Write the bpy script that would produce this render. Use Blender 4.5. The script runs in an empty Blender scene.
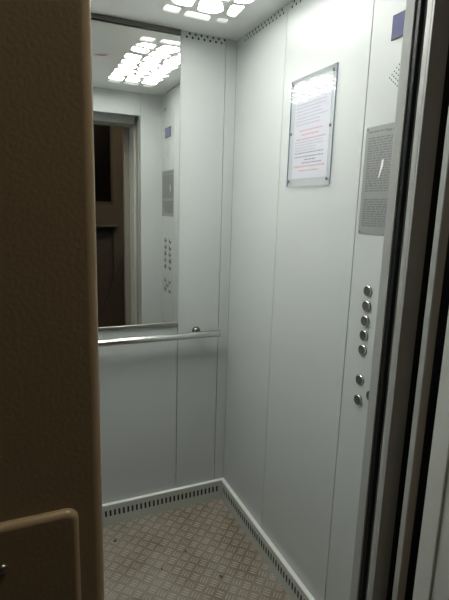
import bpy, bmesh, math, random
from mathutils import Vector, Matrix
random.seed(7)
C = bpy.context.scene.collection
PI = math.pi

# ------------------------------------------------------------------ materials
def mat(name, col, rough=0.5, metal=0.0, spec=0.5, bump=0.0, bscale=200.0, var=0.0, vscale=8.0, var_col=None, coat=0.0):
    m = bpy.data.materials.new(name); m.use_nodes = True
    nt = m.node_tree; b = nt.nodes['Principled BSDF']
    b.inputs['Base Color'].default_value = (*col, 1)
    b.inputs['Roughness'].default_value = rough
    b.inputs['Metallic'].default_value = metal
    b.inputs['Specular IOR Level'].default_value = spec
    b.inputs['Coat Weight'].default_value = coat
    tc = nt.nodes.new('ShaderNodeTexCoord')
    if bump:
        n = nt.nodes.new('ShaderNodeTexNoise'); n.inputs['Scale'].default_value = bscale
        n.inputs['Detail'].default_value = 2
        bp = nt.nodes.new('ShaderNodeBump'); bp.inputs['Strength'].default_value = bump
        bp.inputs['Distance'].default_value = 0.002
        nt.links.new(tc.outputs['Object'], n.inputs['Vector'])
        nt.links.new(n.outputs['Fac'], bp.inputs['Height'])
        nt.links.new(bp.outputs['Normal'], b.inputs['Normal'])
    if var:
        n = nt.nodes.new('ShaderNodeTexNoise'); n.inputs['Scale'].default_value = vscale
        n.inputs['Detail'].default_value = 5
        r = nt.nodes.new('ShaderNodeValToRGB')
        r.color_ramp.elements[0].position = 0.35; r.color_ramp.elements[1].position = 0.65
        vc = var_col or tuple(c * (1 - var) for c in col)
        r.color_ramp.elements[0].color = (*vc, 1); r.color_ramp.elements[1].color = (*col, 1)
        nt.links.new(tc.outputs['Object'], n.inputs['Vector'])
        nt.links.new(n.outputs['Fac'], r.inputs['Fac'])
        nt.links.new(r.outputs['Color'], b.inputs['Base Color'])
    return m

def emit(name, col, s):
    m = bpy.data.materials.new(name); m.use_nodes = True
    b = m.node_tree.nodes['Principled BSDF']
    b.inputs['Base Color'].default_value = (*[c * .6 for c in col], 1)
    b.inputs['Emission Color'].default_value = (*col, 1)
    b.inputs['Emission Strength'].default_value = s
    b.inputs['Roughness'].default_value = .3
    return m

def acrylic(name):
    m = bpy.data.materials.new(name); m.use_nodes = True
    nt = m.node_tree; nt.nodes.clear()
    out = nt.nodes.new('ShaderNodeOutputMaterial'); mx = nt.nodes.new('ShaderNodeMixShader')
    tr = nt.nodes.new('ShaderNodeBsdfTransparent'); tr.inputs['Color'].default_value = (.93, .95, .96, 1)
    gl = nt.nodes.new('ShaderNodeBsdfGlossy'); gl.inputs['Roughness'].default_value = 0.035
    fr = nt.nodes.new('ShaderNodeFresnel'); fr.inputs['IOR'].default_value = 1.5
    ge = nt.nodes.new('ShaderNodeNewGeometry'); mp = nt.nodes.new('ShaderNodeMapRange')   # air-to-plate index on both faces
    mp.inputs['To Min'].default_value = 1.5; mp.inputs['To Max'].default_value = 1 / 1.5
    nt.links.new(ge.outputs['Backfacing'], mp.inputs['Value']); nt.links.new(mp.outputs[0], fr.inputs['IOR'])
    nt.links.new(fr.outputs[0], mx.inputs[0]); nt.links.new(tr.outputs[0], mx.inputs[1])
    nt.links.new(gl.outputs[0], mx.inputs[2]); nt.links.new(mx.outputs[0], out.inputs[0])
    return m

WALL = mat('painted_steel', (.405, .428, .418), .33, 0, .5, bump=.02, bscale=900)
REVEAL = mat('reveal_grey', (.29, .30, .285), .5, .05, .3)  # darker grey than the walls, for the doorway side faces
FRAME = mat('landing_frame_paint', (.46, .475, .445), .42)
WALL_F = mat('brushed_steel_frame', (.33, .34, .32), .38, .1, .5)
DARK = mat('dark_gap', (.012, .012, .013), .7)
BLACK = mat('flat_black', (.006, .006, .008), .45)
CEIL = mat('ceiling_panel', (.84, .85, .83), .25, .2, .5)
MIRROR = mat('mirror_silver', (.83, .84, .815), .015, 1)
CHROME = mat('polished_steel', (.70, .71, .70), .14, 1)
STEEL = mat('satin_steel', (.42, .41, .38), .32, 1)
BTN = mat('button_steel', (.15, .145, .13), .36, .8)
LIP = mat('skirting_lip', (.62, .64, .60), .35)
BASEB = mat('skirting_steel', (.45, .47, .43), .35, .2)
TREAD = mat('worn_tread', (.275, .26, .215), .65, .05, .4, var=.4, vscale=6, var_col=(.25, .21, .155))
FLOOR = mat('tread_plate', (.21, .193, .155), .55, .1, .4, bump=.1, bscale=300, var=.4, vscale=6, var_col=(.13, .105, .075))
STAIN = mat('floor_stain', (.05, .045, .035), .8)
BEIGE = mat('beige_enamel', (.34, .275, .19), .36, 0, .5, bump=.12, bscale=240)
BROWNP = mat('brown_wall_paint', (.075, .06, .042), .6, bump=.15, bscale=60)
DARKPAINT = mat('dark_brown_paint', (.05, .037, .027), .5)
CONC = mat('landing_tiles', (.16, .14, .12), .5, var=.3)
WHITEP = mat('whitewash', (.6, .58, .52), .8)
PAPER = mat('white_paper', (.52, .51, .55), .6)
T_GREY = mat('grey_print', (.40, .385, .44), .7)
T_RED = mat('red_print', (.50, .31, .31), .7)
T_MID = mat('mid_grey_print', (.22, .215, .23), .6)
T_DARK = mat('dark_print', (.12, .12, .125), .6)
PLATE = mat('etched_plate', (.21, .22, .21), .42, .25)
SCRATCH = mat('bright_scratch', (.75, .76, .74), .4)
ACR = acrylic('clear_acrylic')
CLEAR = bpy.data.materials.new('acrylic_back'); CLEAR.use_nodes = True; CLEAR.node_tree.nodes.clear()
_o = CLEAR.node_tree.nodes.new('ShaderNodeOutputMaterial'); _t = CLEAR.node_tree.nodes.new('ShaderNodeBsdfTransparent'); CLEAR.node_tree.links.new(_t.outputs[0], _o.inputs[0])
ACR_EDGE = mat('acrylic_edge', (.20, .22, .36), .25)
CELL = emit('lit_cell', (1, 1, .96), 13.0)
CELL_LEFT = emit('left_lit_cell', (1, 1, .96), 37.0)  # unseen left lamp, set stronger to light the right wall
CELL_DIM = emit('dim_lit_cell', (1, 1, .95), 1.1)
CELL_FAR = emit('faint_lit_cell', (1, 1, .95), .55)
DISPLAY = emit('display_blue', (.085, .09, .155), 1.0); DISPLAY.node_tree.nodes['Principled BSDF'].inputs['Roughness'].default_value = .1; DISPLAY.node_tree.nodes['Principled BSDF'].inputs['Specular IOR Level'].default_value = .2
NIGHT = mat('night_glass', (.004, .004, .005), .12, 0, .2)
REDM = mat('red_sticker', (.55, .12, .12), .5)
DOORP = mat('door_leaf_paint', (.40, .40, .37), .42, .1)
DOORB = mat('landing_door_paint', (.30, .25, .20), .45)

# ------------------------------------------------------------------ mesh helpers
def box(bm, x0, x1, y0, y1, z0, z1, mi=0, bev=0.0, seg=2):
    v = [bm.verts.new((x, y, z)) for x in (x0, x1) for y in (y0, y1) for z in (z0, z1)]
    q = [(0, 1, 3, 2), (4, 6, 7, 5), (0, 4, 5, 1), (2, 3, 7, 6), (0, 2, 6, 4), (1, 5, 7, 3)]
    fs = [bm.faces.new([v[i] for i in f]) for f in q]
    for f in fs: f.material_index = mi
    if bev:
        es = list({e for f in fs for e in f.edges})
        r = bmesh.ops.bevel(bm, geom=es, offset=bev, segments=seg, profile=.5, affect='EDGES', clamp_overlap=True)
        for f in r['faces']: f.material_index = mi

def tube(bm, p, q, r0, r1=None, n=20, mi=0, caps=True):
    p, q = Vector(p), Vector(q); r1 = r0 if r1 is None else r1
    d = (q - p).normalized(); a = d.orthogonal().normalized(); b = d.cross(a)
    A, B = [], []
    for i in range(n):
        t = 2 * PI * i / n; o = a * math.cos(t) + b * math.sin(t)
        A.append(bm.verts.new(p + o * r0)); B.append(bm.verts.new(q + o * r1))
    for i in range(n):
        f = bm.faces.new((A[i], A[(i + 1) % n], B[(i + 1) % n], B[i])); f.material_index = mi; f.smooth = True
    if caps:
        for f in (bm.faces.new(A[::-1]), bm.faces.new(B)): f.material_index = mi

def lathe(bm, base, axis, prof, n=24, mi=0):
    """prof: list of (radius, height along axis)"""
    base = Vector(base); d = Vector(axis).normalized(); a = d.orthogonal().normalized(); b = d.cross(a)
    rings = []
    for r, h in prof:
        if r < 1e-6: rings.append([bm.verts.new(base + d * h)])
        else: rings.append([bm.verts.new(base + d * h + (a * math.cos(2*PI*i/n) + b * math.sin(2*PI*i/n)) * r) for i in range(n)])
    for R0, R1 in zip(rings, rings[1:]):
        for i in range(n):
            j = (i + 1) % n
            if len(R0) == 1 and len(R1) == 1: continue
            if len(R0) == 1: f = bm.faces.new((R0[0], R1[j], R1[i]))
            elif len(R1) == 1: f = bm.faces.new((R0[i], R0[j], R1[0]))
            else: f = bm.faces.new((R0[i], R0[j], R1[j], R1[i]))
            f.material_index = mi; f.smooth = True

def prism(bm, pts, h, mi=0):
    """pts: loop of 3D points, h: extrusion vector"""
    h = Vector(h); A = [bm.verts.new(p) for p in pts]; B = [bm.verts.new(Vector(p) + h) for p in pts]
    n = len(A)
    for f in (bm.faces.new(A), bm.faces.new(B[::-1])): f.material_index = mi
    for i in range(n):
        f = bm.faces.new((A[i], B[i], B[(i+1) % n], A[(i+1) % n])); f.material_index = mi

def round_poly(pts, r, k=3):
    out = []; n = len(pts)
    for i in range(n):
        p = Vector(pts[i]); a = Vector(pts[i-1]); b = Vector(pts[(i+1) % n])
        rr = min(r, (a-p).length * .42, (b-p).length * .42)
        s = p + (a-p).normalized() * rr; e = p + (b-p).normalized() * rr
        for t in range(k + 1):
            u = t / k; out.append(s * (1-u)**2 + p * 2*u*(1-u) + e * u*u)
    return out

def link(name, bm, mats, parent=None, flat=True):
    bmesh.ops.recalc_face_normals(bm, faces=bm.faces[:])
    me = bpy.data.meshes.new(name); bm.to_mesh(me); bm.free()
    for m in (mats if isinstance(mats, (list, tuple)) else [mats]): me.materials.append(m)
    o = bpy.data.objects.new(name, me); C.objects.link(o)
    if parent:
        o.parent = parent; o.matrix_parent_inverse = parent.matrix_world.inverted()
    return o

def cut(o, bm):
    """subtract the solids in bm from mesh object o and keep the result as plain geometry"""
    bmesh.ops.recalc_face_normals(bm, faces=bm.faces[:])
    me = bpy.data.meshes.new('cutter'); bm.to_mesh(me); bm.free()
    c = bpy.data.objects.new('cutter', me); C.objects.link(c)
    md = o.modifiers.new('b', 'BOOLEAN'); md.object = c; md.operation = 'DIFFERENCE'; md.solver = 'EXACT'
    bpy.context.view_layer.update()
    dg = bpy.context.evaluated_depsgraph_get()
    new = bpy.data.meshes.new_from_object(o.evaluated_get(dg))
    o.modifiers.clear(); o.data = new
    bpy.data.objects.remove(c); bpy.data.meshes.remove(me)

def struct(name, bm, mats):
    o = link(name, bm, mats); o['kind'] = 'structure'; return o

def thing(name, label, cat, loc, group=None):
    o = bpy.data.objects.new(name, None); C.objects.link(o); o.location = loc
    o.empty_display_size = .05
    bpy.context.view_layer.update()
    tag(o, label, cat, group); return o

def tag(o, label, cat, group=None):
    o['label'] = label; o['category'] = cat
    if group: o['group'] = group
    return o

N = bmesh.new
# ------------------------------------------------------------------ dimensions (metres)
H = 2.10            # cabin height
W = .96             # cabin width, x from -W to 0
D = 1.114           # cabin depth, y from -D to 0
JX = -.1407         # right door jamb edge
JL = -W - JX        # left door jamb edge
LZ = 1.9655         # door head
S1, S2, COP, MX, MZ = .4024, .05, .8455, .2473, .9166
G = .0013           # half a panel joint

# ------------------------------------------------------------------ cabin shell
bm = N()
for a, b in ((-S2 + G, 0), (-MX + G, -S2 - G), (-W + MX + G, -MX - G), (-W + S2 + G, -W + MX - G), (-W, -W + S2 - G)):
    box(bm, a, b, 0, .016, 0, H, 0, .0008, 1)
box(bm, -W, 0, .017, .03, 0, H, 1)
wall_back = struct('wall_back', bm, [WALL, DARK])
cb = N()
for s in (0, 1):
    for i in range(7):
        for (x, z) in ((-.2215 + i * .0252, 2.0805), (-.2090 + i * .0252, 2.0935)):
            if s: x = -W - x
            tube(cb, (x, -.01, z), (x, .0165, z), .0046, n=8, mi=1)
cut(wall_back, cb)

bm = N()
box(bm, 0, .016, -S1 + G, 0, 0, H, 0, .0008, 1)
box(bm, 0, .016, -COP + G, -S1 - G, 0, H, 0, .0008, 1)
box(bm, .017, .03, -D, .03, 0, H, 1)
wall_right = struct('wall_right', bm, [WALL, DARK])
cb = N()
for i in range(13):
    y = -.078 - i * .0249
    tube(cb, (-.01, y, 2.0805), (.0165, y, 2.0805), .0046, n=8, mi=1)
    if i < 12: tube(cb, (-.01, y - .0125, 2.0935), (.0165, y - .0125, 2.0935), .0046, n=8, mi=1)
for i in range(14):
    y = -.432 - i * .0249
    tube(cb, (-.01, y, 2.0805), (.0165, y, 2.0805), .0046, n=8, mi=1)
    tube(cb, (-.01, y - .0125, 2.0935), (.0165, y - .0125, 2.0935), .0046, n=8, mi=1)
cut(wall_right, cb)

bm = N()
for a, b in ((-S1 + G, 0), (-COP + G, -S1 - G), (-D, -COP - G)):
    box(bm, -W - .016, -W, a, b, 0, H, 0, .0008, 1)
box(bm, -W - .03, -W - .017, -D, 0, 0, H, 1)
struct('wall_left', bm, [WALL, DARK])

# front return: two posts and the head over the doorway
bm = N()
box(bm, JX, .03, -D - .026, -D, 0, LZ, 0, .0015, 2)
box(bm, JX, .03, -D - .026, -D, LZ, H + .1, 0)
box(bm, -W - .03, JL, -D - .026, -D, 0, H + .1, 0)
box(bm, JL, JX - .0012, -D - .026, -D, LZ, H + .1, 0, .001, 1)
bmesh.ops.recalc_face_normals(bm, faces=bm.faces[:])
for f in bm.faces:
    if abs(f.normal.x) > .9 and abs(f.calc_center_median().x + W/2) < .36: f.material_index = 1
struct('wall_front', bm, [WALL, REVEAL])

# ceiling with the cut-out stone shapes
def cell_rows():
    """cut-outs of the right-hand lamp field, x -.385..-.105, y -.14..-.95"""
    dim = [[(-.369,-.205),(-.308,-.200),(-.307,-.144),(-.366,-.148)],
           [(-.285,-.190),(-.194,-.188),(-.179,-.134),(-.283,-.137)],
           [(-.164,-.180),(-.124,-.190),(-.110,-.145),(-.156,-.141)]]
    lit = [[(-.274,-.290),(-.205,-.312),(-.169,-.246),(-.190,-.205),(-.253,-.206)],
           [(-.166,-.305),(-.118,-.318),(-.112,-.213),(-.148,-.222)],
           [(-.372,-.262),(-.288,-.285),(-.283,-.222),(-.342,-.220)],
           [(-.182,-.382),(-.112,-.385),(-.118,-.338),(-.166,-.325)],
           [(-.372,-.345),(-.300,-.362),(-.290,-.305),(-.372,-.283)],
           [(-.285,-.372),(-.198,-.388),(-.184,-.330),(-.206,-.325),(-.274,-.308)]]
    rng = random.Random(3)
    rows = [(-.40, -.472), (-.488, -.560), (-.576, -.640), (-.656, -.722), (-.738, -.800), (-.816, -.880)]
    for k, (a, b) in enumerate(rows):
        c1 = -.285 + rng.uniform(-.02, .02); c2 = -.198 + rng.uniform(-.02, .02); s = rng.uniform(-.012, .012)
        for x0, x1 in ((-.376, c1 - .008), (c1 + .008, c2 - .008), (c2 + .008, -.110)):
            j = lambda: rng.uniform(-.007, .007)
            p = [(x0 + j()*.6, b + j()), (x1 + j() - s, b + j()), (x1 + j() + s, a + j()), (x0 + j()*.6, a + j())]
            lit.append(p)
    dim += [[(-.370,-.945),(-.300,-.948),(-.296,-.898),(-.368,-.896)],
            [(-.282,-.948),(-.196,-.950),(-.188,-.900),(-.280,-.898)],
            [(-.172,-.950),(-.112,-.946),(-.110,-.900),(-.170,-.902)]]
    return [round_poly([(x, y, 0) for x, y in p], .014) for p in lit], [round_poly([(x, y, 0) for x, y in p], .014) for p in dim]
LIT, DIM = cell_rows()
bm = N(); box(bm, -W, 0, -D, 0, H, H + .006)
ceiling = struct('ceiling', bm, [CEIL])
cb = N()
for poly in LIT + DIM:
    for mir in (False, True):
        pts = [Vector(((-W - p.x) if mir else p.x, p.y, H - .01)) for p in poly]
        prism(cb, pts, (0, 0, .03))
cut(ceiling, cb)
def lamp(mir, label):
    t = thing('ceiling_light', label, 'ceiling light', (-.245 if not mir else -W + .245, -.545, H + .006), 'stone-pattern ceiling lights')
    b = N()
    x0, x1 = (-.40, -.09) if not mir else (-W + .09, -W + .40)
    box(b, x0, x1, -.97, -.12, H + .016, H + .05, 0, .002, 1)
    link('lamp_housing', b, WHITEP, t)
    for lst, m in ((LIT, CELL_LEFT if mir else CELL), (DIM[:2], CELL_DIM), (DIM[2:], CELL_FAR)):
        for poly in lst:
            b = N(); c = sum((Vector(p) for p in poly), Vector()) / len(poly)
            pts = []
            for p in poly:
                v = c + (Vector(p) - c) * 1.05
                pts.append(Vector(((-W - v.x) if mir else v.x, v.y, H + .0065)))
            prism(b, pts, (0, 0, .009))
            link('light_cell', b, m, t)
    return t
lamp(False, 'glowing stone-pattern ceiling light nearest the right cabin wall, doubled in the mirror')
lamp(True, 'unseen glowing stone-pattern ceiling light over the left side of the cabin')
# roof plate over the lamps keeps the shaft dark
bm = N(); box(bm, -W - .03, .03, -D, .03, H + .055, H + .075); struct('trim_1', bm, [DARK])

# red printed mark in the middle of the ceiling
bm = N()
prism(bm, [(-0.5096, -0.4936, H - .0004), (-0.4777, -0.4628, H - .0004), (-0.4799, -0.4804, H - .0004), (-0.4524, -0.454, H - .0004), (-0.4524, -0.4716, H - .0004), (-0.4821, -0.5024, H - .0004), (-0.4799, -0.4848, H - .0004)], (0, 0, .0003))
tag(link('ceiling_sticker', bm, REDM), 'small red mark stuck on the cabin ceiling, seen in the mirror', 'sticker')

# floor with raised tread bars
bm = N()
box(bm, -W, 0, -D - .02, 0, -.02, 0)
cs = .040
def bar(cx, cy, ang, L=.0165, wd=.0036, hh=.0020):
    ca, sa = math.cos(ang), math.sin(ang)
    def P(u, v, z): return bm.verts.new((cx + u*ca - v*sa, cy + u*sa + v*ca, z))
    lo = [P(-L, 0, 0), P(-L*.5, -wd, 0), P(L*.5, -wd, 0), P(L, 0, 0), P(L*.5, wd, 0), P(-L*.5, wd, 0)]
    hi = [P(-L*.6, 0, hh), P(L*.6, 0, hh)]
    for f in ((lo[0], lo[1], hi[0]), (lo[1], lo[2], hi[1], hi[0]), (lo[2], lo[3], hi[1]), (lo[3], lo[4], hi[1]), (lo[4], lo[5], hi[0], hi[1]), (lo[5], lo[0], hi[0])):
        bm.faces.new(f).material_index = 2
r2 = math.sqrt(.5)
for i in range(-40, 41):
    for j in range(-40, 41):
        u, v = i * cs, j * cs
        cx = -W/2 + (u - v) * r2; cy = -D/2 + (u + v) * r2
        if not (-W + .01 < cx < -.01 and -D + .01 < cy < -.01): continue
        ang = PI/4 if (i + j) % 2 else -PI/4
        for k in (-1, 0, 1):
            bar(cx - math.sin(ang) * k * .0115, cy + math.cos(ang) * k * .0115, ang)
for (x, y, r) in ((-.561, -.131, .008), (-.217, -.482, .008), (-.30, -.30, .005), (-.42, -.36, .004)):
    pts = [(x + r * (1 + .25*math.sin(3*t + x*50)) * math.cos(t), y + r * (1 + .25*math.sin(3*t + x*50)) * math.sin(t), .0001) for t in [2*PI*k/14 for k in range(14)]]
    prism(bm, pts, (0, 0, .0018), 1)
struct('floor', bm, [FLOOR, STAIN, TREAD])

# slotted skirting
BT, BH = .0175, .1000
def skirting(name, axis):
    b = N()
    def bx(a0, a1, n0, n1, z0, z1, mi=0, bev=0):
        if axis == 'x': box(b, a0, a1, n0, n1, z0, z1, mi, bev, 1)
        else: box(b, n0, n1, a0, a1, z0, z1, mi, bev, 1)
    L0 = -W if axis == 'x' else -D + .001
    end = -BT + .002 if axis == 'y' else -.0004
    bx(L0, end, -BT, -BT + .002, 0, BH - .004)          # face sheet
    o = link(name, b, [BASEB, DARK, CHROME]); o['kind'] = 'structure'
    c = N(); a = -.0415
    while a > L0 + .03:
        pts2 = []
        for k in range(12):
            t = 2*PI*k/12
            pts2.append((a + .0046*math.cos(t), .0575 + .0115*(1 if math.sin(t) > 0 else -1) + .0040*math.sin(t)))
        if axis == 'x': prism(c, [(p, -BT - .01, z) for p, z in pts2], (0, .0125, 0), 1)
        else: prism(c, [(-BT - .01, p, z) for p, z in pts2], (.0125, 0, 0), 1)
        a -= .0199
    cut(o, c)
    b = N(); b.from_mesh(o.data)
    def bx(a0, a1, n0, n1, z0, z1, mi=0, bev=0):
        if axis == 'x': box(b, a0, a1, n0, n1, z0, z1, mi, bev, 1)
        else: box(b, n0, n1, a0, a1, z0, z1, mi, bev, 1)
    bx(L0, end, -.006, -.0005, .001, BH - .006, 1)       # dark cavity behind the slots
    bx(L0, end, -BT - .001, -.0004, BH - .005, BH, 2, .0012)     # top lip
    me = bpy.data.meshes.new(name); bmesh.ops.recalc_face_normals(b, faces=b.faces[:]); b.to_mesh(me); b.free()
    for m in (BASEB, DARK, LIP): me.materials.append(m)
    o.data = me
skirting('baseboard_back', 'x'); skirting('baseboard_right', 'y')

# ------------------------------------------------------------------ mirror
t = thing('mirror', 'tall cabin mirror on the back wall above the handrail', 'mirror', (-W/2, -.001, MZ))
MXL = -W + MX
b = N(); box(b, MXL + .001, -MX - .0008, -.0036, -.0006, MZ, 2.078, 0, .0006, 1); link('mirror_glass', b, MIRROR, t)
b = N(); box(b, MXL, -MX, -.011, -.0006, MZ - .015, MZ - .0003, 0, .002, 2); o = link('bottom_rail', b, STEEL, t); o['label'] = 'satin steel bottom rail'
b = N(); box(b, MXL, -MX - .0006, -.012, -.0006, 2.079, 2.0992, 0, .002, 2); o = link('top_rail', b, mat('dark_steel', (.14, .135, .125), .2, 1), t); o['label'] = 'dark steel top rail'

# ------------------------------------------------------------------ handrail
t = thing('handrail', 'polished steel tube handrail across the back wall under the mirror', 'handrail', (-W/2, -.001, .865))
b = N(); RZ, RY = .8640, -.060
lathe(b, (-.068, RY, RZ), (-1, 0, 0), [(0, 0), (.0130, 0), (.0148, .002), (.0148, W - .138), (.0130, W - .136), (0, W - .136)], 28)
link('rail', b, mat('brushed_rail', (.66, .67, .65), .24, 1), t)
for x in (-.160, -W + .160):
    b = N(); tube(b, (x, -.010, RZ + .004), (x, RY + .010, RZ), .006, n=16); lathe(b, (x, -.0006, RZ + .004), (0, -1, 0), [(0, 0), (.0195, 0), (.0195, .004), (.0175, .010), (.012, .016), (.006, .0185), (0, .0185)], 24)
    link('bracket', b, mat('dark_chrome', (.17, .15, .13), .16, 1), t)

# ------------------------------------------------------------------ printed sheets
def text_rows(bmx, y_left, y_right, x, rows, hgt, mi, seed, fill=(.75, 1.0), centre=False):
    """rows: z list; lines of word-like dashes running along -y on plane x"""
    rng = random.Random(seed)
    for z in rows:
        L = abs(y_right - y_left) * rng.uniform(*fill)
        a = y_left - ((abs(y_right - y_left) - L) / 2 if centre else 0); e = a - L
        while a > e + .004:
            w = min(rng.uniform(.006, .022), a - e)
            v = [bmx.verts.new(p) for p in ((x, a, z), (x, a - w, z), (x, a - w, z + hgt), (x, a, z + hgt))]
            f = bmx.faces.new(v); f.material_index = mi
            a -= w + .0028

def screw(name, pos, axis, r, parent, m=STEEL):
    b = N(); lathe(b, pos, axis, [(0, 0), (r, 0), (r, r*.25), (r*.75, r*.55), (r*.35, r*.68), (0, r*.7)], 16)
    return link(name, b, m, parent)

t = thing('notice_board', 'clear acrylic plate holding a printed paper notice screwed to right wall', 'notice', (-.001, -.59, 1.666))
b = N(); box(b, -.0012, .0000, -.690, -.490, 1.520, 1.822); link('paper', b, PAPER, t)
b = N()
zr = lambda a, z, n: [a + (z - a) * i / (n - 1) for i in range(n)]
text_rows(b, -.500, -.680, -.0014, zr(1.690, 1.795, 11), .0042, 0, 1)
text_rows(b, -.500, -.680, -.0014, zr(1.643, 1.670, 3), .0048, 1, 2, (.5, .95), True)
text_rows(b, -.500, -.680, -.0014, zr(1.608, 1.634, 4), .0042, 0, 3, (.6, .95))
text_rows(b, -.500, -.680, -.0014, zr(1.588, 1.600, 2), .0034, 2, 4, (.9, 1))
text_rows(b, -.560, -.630, -.0014, [1.578], .0034, 2, 5, (.9, 1), True)
text_rows(b, -.545, -.660, -.0014, [1.568], .0034, 2, 6, (.8, 1), True)
text_rows(b, -.498, -.682, -.0014, [1.556], .0055, 1, 7, (.98, 1))
text_rows(b, -.530, -.650, -.0014, [1.543], .0045, 1, 8, (.9, 1), True)
o = link('printed_text', b, [T_GREY, T_RED, T_MID], t); o['label'] = 'grey and red printed lines'
b = N(); box(b, -.0060, -.0016, -.7135, -.4660, 1.4955, 1.8380)
for f in b.faces:
    f.material_index = 0
bmesh.ops.recalc_face_normals(b, faces=b.faces[:])
for f in b.faces:
    f.material_index = 1 if abs(f.normal.x) < .5 else (0 if f.normal.x < 0 else 2)
link('acrylic_sheet', b, [ACR, ACR_EDGE, CLEAR], t)
for y in (-.479, -.700):
    for z in (1.513, 1.668, 1.823): screw('screw', (-.0060, y, z), (-1, 0, 0), .0052, t, BTN)

# ------------------------------------------------------------------ control panel
t = thing('control_panel', 'tall lift control panel with buttons, display and etched instruction plate beside the doorway', 'control panel', (-.001, -.98, .0))
b = N(); box(b, -.0004, .0145, -D + .0005, -COP - G, .003, H - .003, 0, .0008, 1)
fp = link('faceplate', b, [WALL, DARK], t)
cb = N()
for i in range(8):
    for j in range(8):
        y = -.929 - (i + j) * .0074; z = 1.748 + (i - j) * .0062
        tube(cb, (-.01, y, z), (.006, y, z), .0019, n=8, mi=1)
cut(fp, cb)
b = N()
box(b, .0062, .0125, -1.045, -.918, 1.69, 1.806)   # speaker backing sits inside the faceplate
b.free()
b = N(); box(b, -.0030, -.0004, -1.044, -.9235, 1.834, 1.8925, 0, .001, 1); dsp = link('display', b, BLACK, t)
b = N(); box(b, -.0036, -.0031, -1.040, -.9275, 1.838, 1.8885); o = link('display_glass', b, DISPLAY, dsp); o['label'] = 'lit bluish display glass'
# instruction plate
b = N(); box(b, -.0018, -.0004, -1.109, -.8595, 1.356, 1.638, 0, .0006, 1); ip = link('instruction_plate', b, PLATE, t); ip['label'] = 'grey etched metal plate full of small text'
b = N()
text_rows(b, -.872, -1.095, -.00185, [1.622], .004, 0, 11, (.3, .4)); text_rows(b, -.94, -1.06, -.00185, [1.619], .006, 0, 12, (1, 1))
text_rows(b, -.872, -1.098, -.00185, zr(1.470, 1.606, 22), .0040, 0, 13, (.85, 1))
text_rows(b, -.872, -1.098, -.00185, zr(1.378, 1.447, 12), .0042, 0, 14, (.8, 1))
link('etched_text', b, T_DARK, ip)
b = N()
prism(b, [(-.0019, -.930, 1.549), (-.0019, -.936, 1.552), (-.0019, -.9355, 1.535), (-.0019, -.930, 1.520), (-.0019, -.924, 1.504), (-.0019, -.9215, 1.506), (-.0019, -.927, 1.530)], (-.0002, 0, 0))
link('scratch', b, SCRATCH, ip)['label'] = 'white scratch'
b = N(); tube(b, (-.0018, -.895, 1.487), (-.0021, -.895, 1.487), .0035, n=12); link('spot', b, T_DARK, ip)
for y in (-.866, -1.102):
    for z in (1.363, 1.631): screw('screw', (-.0018, y, z), (-1, 0, 0), .0026, ip, BTN)
# push buttons: two columns and a five-spot cluster under them
btns = [(y, 1.2030 - k * .0422) for k in range(5) for y in (-.922, -1.020)] + [(-.922, .945), (-.922, .885), (-1.020, .945), (-1.020, .885), (-.971, .915)]
proto = None
for y, z in btns:
    if proto is None:
        b = N(); lathe(b, (0, 0, 0), (-1, 0, 0), [(0, 0), (.0158, 0), (.0158, .0035), (.0146, .0054), (.0134, .0058), (.0126, .0054), (.0060, .0052), (0, .0052)], 28)
        
        for f in b.faces:
            c = f.calc_center_median(); f.material_index = 1 if math.hypot(c.y, c.z) > .0130 and c.x < -.003 else 0
        proto = link('push_button', b, [BTN, CHROME], t); o = proto
    else:
        o = proto.copy(); C.objects.link(o)
    o.parent = t; o.matrix_parent_inverse = t.matrix_world.inverted(); o.location = (-.0004, y, z)
b = N(); lathe(b, (-.0004, -1.042, 2.008), (-1, 0, 0), [(0, 0), (.012, 0), (.012, .004), (.009, .005), (.008, .002), (0, .002)], 20); link('lamp_lens', b, STEEL, t)

# ------------------------------------------------------------------ doors parked in the right jamb
DZ = LZ + .06
t = thing('sliding_door', 'grey cabin door leaf slid open behind the right jamb, second edge from the cabin', 'door', (.2, -1.18, .0), 'open lift door leaves')
b = N(); box(b, JX, .40, -1.1845, -1.1715, .02, DZ, 0, .001, 1); box(b, JX, -.094, -1.1905, -1.1840, .02, DZ, 0, .001, 1); link('leaf', b, WALL_F, t)
b = N(); box(b, -.0935, -.0300, -1.1890, -1.1850, .02, DZ); link('gap_shade', b, BLACK, t)  # black strip put in for the shade in the leaf recess
t2 = thing('sliding_door', 'outer landing door leaf slid open in the right jamb, nearest the landing', 'door', (.2, -1.255, .0), 'open lift door leaves')
b = N(); box(b, JX, .40, -1.2585, -1.2490, .02, DZ, 0, .001, 1); box(b, JX, -.116, -1.2625, -1.2580, .02, DZ, 0, .001, 1)
for f in b.faces: pass
link('leaf', b, DOORB, t2)
b = N(); box(b, JX - .0004, JX + .004, -1.2630, -1.2485, .02, DZ, 0, .001, 1); link('lit_edge', b, WALL_F, t2)['label'] = 'leaf edge toned light for the cabin light on it'  # lighter tone laid on the edge for the cabin light it catches
b = N(); box(b, -.1155, -.050, -1.2620, -1.2590, .02, DZ); link('gap_shade', b, BLACK, t2)  # black stand-in for the shade beyond the flange
# dark rubber strip along the back of the jamb post
bm = N(); box(bm, JX + .004, JX + .016, -1.1520, -D - .0262, 0, LZ, 0, .002, 2); struct('trim_2', bm, [mat('dark_strip', (.010, .010, .010), .35, 0, .2)])

PL, PR, PZ = -.8122, -.1745, LZ - .015
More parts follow.
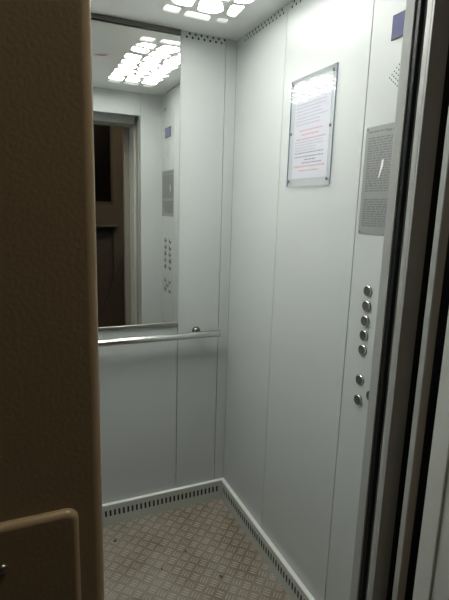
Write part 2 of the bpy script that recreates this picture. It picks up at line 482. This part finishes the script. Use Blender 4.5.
# landing door frame (grey steel reveal), both sides and head
bm = N()
box(bm, JX, .45, -1.342, -1.3025, 0, LZ, 0, .0015, 2)
box(bm, JX + .005, .45, -1.46, -1.3425, 0, LZ, 0, .0015, 2)
box(bm, -W - .45, JL, -1.46, -1.3025, 0, LZ, 0, .0015, 2)
box(bm, -W - .45, .45, -1.46, -1.3025, LZ - .022, LZ + .25, 0)
for x0, x1 in ((PR, JX + .03), (JL - .03, PL)):
    box(bm, x0, x1, -1.484, -1.4605, 0, LZ - .016, 1, .001, 1)       # return behind the beige surround, its dimness put into the colour
struct('trim_3', bm, [FRAME, mat('dimmed_return', (.17, .15, .125), .5)])
# left side closing of the shaft gap and head above the door gap
bm = N()
box(bm, -W - .45, JL - .02, -1.30, -D - .027, 0, LZ + .25)
box(bm, -W - .45, .45, -1.30, -D - .027, LZ + .075, LZ + .25)
struct('trim_4', bm, [DARK])
# sills
bm = N(); box(bm, JL, JX, -1.30, -D - .0205, -.03, -.001, 0, .001, 1); box(bm, JL, JX, -1.46, -1.302, -.03, -.001)
for y in (-1.17, -1.19, -1.25, -1.27): box(bm, JL, JX, y - .003, y + .003, -.001, .0005)
struct('trim_5', bm, [STEEL])

# ------------------------------------------------------------------ landing
PL, PR, PZ = -.8122, -.1745, LZ - .015
bm = N()
R = .010
def portal(z0, z1, loop):
    prism(bm, [(x, y, z0) for x, y in loop], (0, 0, z1 - z0))
def leg(edge, sgn):
    pts = [(edge - sgn * 1.6, -1.50), (edge - sgn * 1.6, -1.4845), (edge, -1.4845)]
    for k in range(17):
        a = PI/2 * k / 16
        pts.append((edge - sgn * (R - R*math.cos(a)), -1.50 + R - R*math.sin(a)))
    return pts
portal(0, PZ, leg(PL, 1)); portal(0, PZ, leg(PR, -1))
box(bm, PL - 1.6, PR + 1.6, -1.50, -1.4605, PZ, 2.6)
struct('wall_landing', bm, [BEIGE])
for f in (): pass
bm = N(); box(bm, -2.45, 1.45, -3.1, -1.4605, -.03, -.001); struct('floor_landing', bm, [CONC])
bm = N(); box(bm, -2.45, 1.45, -3.1, -1.4605, 2.6, 2.65); struct('ceiling_landing', bm, [WHITEP])
bm = N()
# opposite wall with a window opening
WX0, WX1, WZ0, WZ1 = -1.15, .03, 1.42, 2.35
box(bm, -2.45, WX0, -3.1, -3.0, 0, 2.6); box(bm, WX1, 1.45, -3.1, -3.0, 0, 2.6)
box(bm, WX0, WX1, -3.1, -3.0, 1.20, WZ0); box(bm, WX0, WX1, -3.1, -3.0, WZ1, 2.6)
box(bm, WX0, WX1, -3.1, -3.08, 0, 1.20, 1)
box(bm, -2.45, -2.4, -3.0, -1.50, 0, 2.6); box(bm, 1.4, 1.45, -3.0, -1.50, 0, 2.6)
struct('wall_opposite', bm, [BROWNP, DARKPAINT])
bm = N()
box(bm, WX0, WX1, -3.03, -3.02, WZ0, WZ1, 0)
for x in (WX0, WX1 - .018, (WX0 + WX1)/2): box(bm, x, x + .018, -3.035, -3.010, WZ0, WZ1, 1, .003, 1)
for z in (WZ0, WZ1 - .03): box(bm, WX0, WX1, -3.035, -3.010, z, z + .03, 1, .003, 1)
struct('window_1', bm, [NIGHT, DARKPAINT])
bm = N(); box(bm, WX0 - .02, WX1 + .03, -3.0, -2.93, 1.195, 1.215, 0, .004, 2); struct('trim_6', bm, [BROWNP])
# sloping dark wedge in front of the opposite wall
bm = N(); prism(bm, [(-1.0, -2.96, 0), (-.25, -2.96, 0), (.10, -2.96, .86), (.10, -2.96, .0), (.0, -2.96, 0)][1:4], (0, .03, 0)); struct('trim_7', bm, [DARKPAINT])

# call panel on the landing wall
t = thing('call_panel', 'beige rounded call panel plate screwed on the landing wall left of the doorway', 'panel', (-.90, -1.5, 1.0))
b = N()
x0, x1, z0, z1, r = -.975, -.8360, .86, 1.1330, .012
def rr(inset, y):
    out = []
    for cx, cz, a0 in ((x1 - r, z1 - r, 0), (x0 + r, z1 - r, PI/2), (x0 + r, z0 + r, PI), (x1 - r, z0 + r, 3*PI/2)):
        for k in range(7):
            a = a0 + PI/2 * k / 6; q = r - inset
            out.append((cx + q*math.cos(a), y, cz + q*math.sin(a)))
    return out
rings = []
for k in range(7):
    a = PI/2 * k / 6
    rings.append([b.verts.new(p) for p in rr(.006*(1 - math.cos(a)), -1.5002 - .007*math.sin(a))])
for A, B in zip(rings, rings[1:]):
    for i in range(len(A)):
        f = b.faces.new((A[i], A[(i+1) % len(A)], B[(i+1) % len(A)], B[i])); f.smooth = True
b.faces.new(rings[-1]); b.faces.new(rings[0][::-1])
link('cover_plate', b, mat('beige_plate', (.31, .25, .17), .30, bump=.12, bscale=260), t)
b = N(); lathe(b, (-.9032, -1.5072, 1.0910), (0, -1, 0), [(0, 0), (.0048, 0), (.0046, .0014), (.0034, .0026), (.0016, .0032), (0, .0033)], 20)
link('screw', b, STEEL, t)

# ------------------------------------------------------------------ light on the landing (lamp on its ceiling)
L = bpy.data.lights.new('landing_lamp', 'POINT'); L.energy = 20; L.color = (1, .88, .68); L.shadow_soft_size = .06
lo = bpy.data.objects.new('landing_lamp', L); lo.location = (-.28, -1.615, 2.42); C.objects.link(lo)
w = bpy.data.worlds.new('World'); bpy.context.scene.world = w; w.use_nodes = True
w.node_tree.nodes['Background'].inputs[0].default_value = (.5, .5, .55, 1)
w.node_tree.nodes['Background'].inputs[1].default_value = .0

# ------------------------------------------------------------------ camera
cam = bpy.data.cameras.new('camera'); co = bpy.data.objects.new('camera', cam); C.objects.link(co)
cam.sensor_fit = 'VERTICAL'; cam.sensor_height = 24; cam.lens = 464.94 / 600 * 24; cam.clip_start = .01
r_ = Vector((0.91553469, -0.40115659, 0.02948939)); u_ = Vector((0.05074701, 0.18792155, 0.98087218)); b_ = Vector((-0.39902503, -0.89652601, 0.19240619))
M = Matrix(((r_.x, u_.x, b_.x, -0.87508), (r_.y, u_.y, b_.y, -1.915106), (r_.z, u_.z, b_.z, 1.413375), (0, 0, 0, 1)))
co.matrix_world = M
S = bpy.context.scene; S.camera = co
S.view_settings.view_transform = 'Standard'; S.view_settings.look = 'None'; S.view_settings.gamma = 1
S.view_settings.use_curve_mapping = False; S.view_settings.exposure = 0.0
S.cycles.max_bounces = 16; S.cycles.diffuse_bounces = 10; S.cycles.glossy_bounces = 8; S.cycles.transparent_max_bounces = 12
S.cycles.use_denoising = True
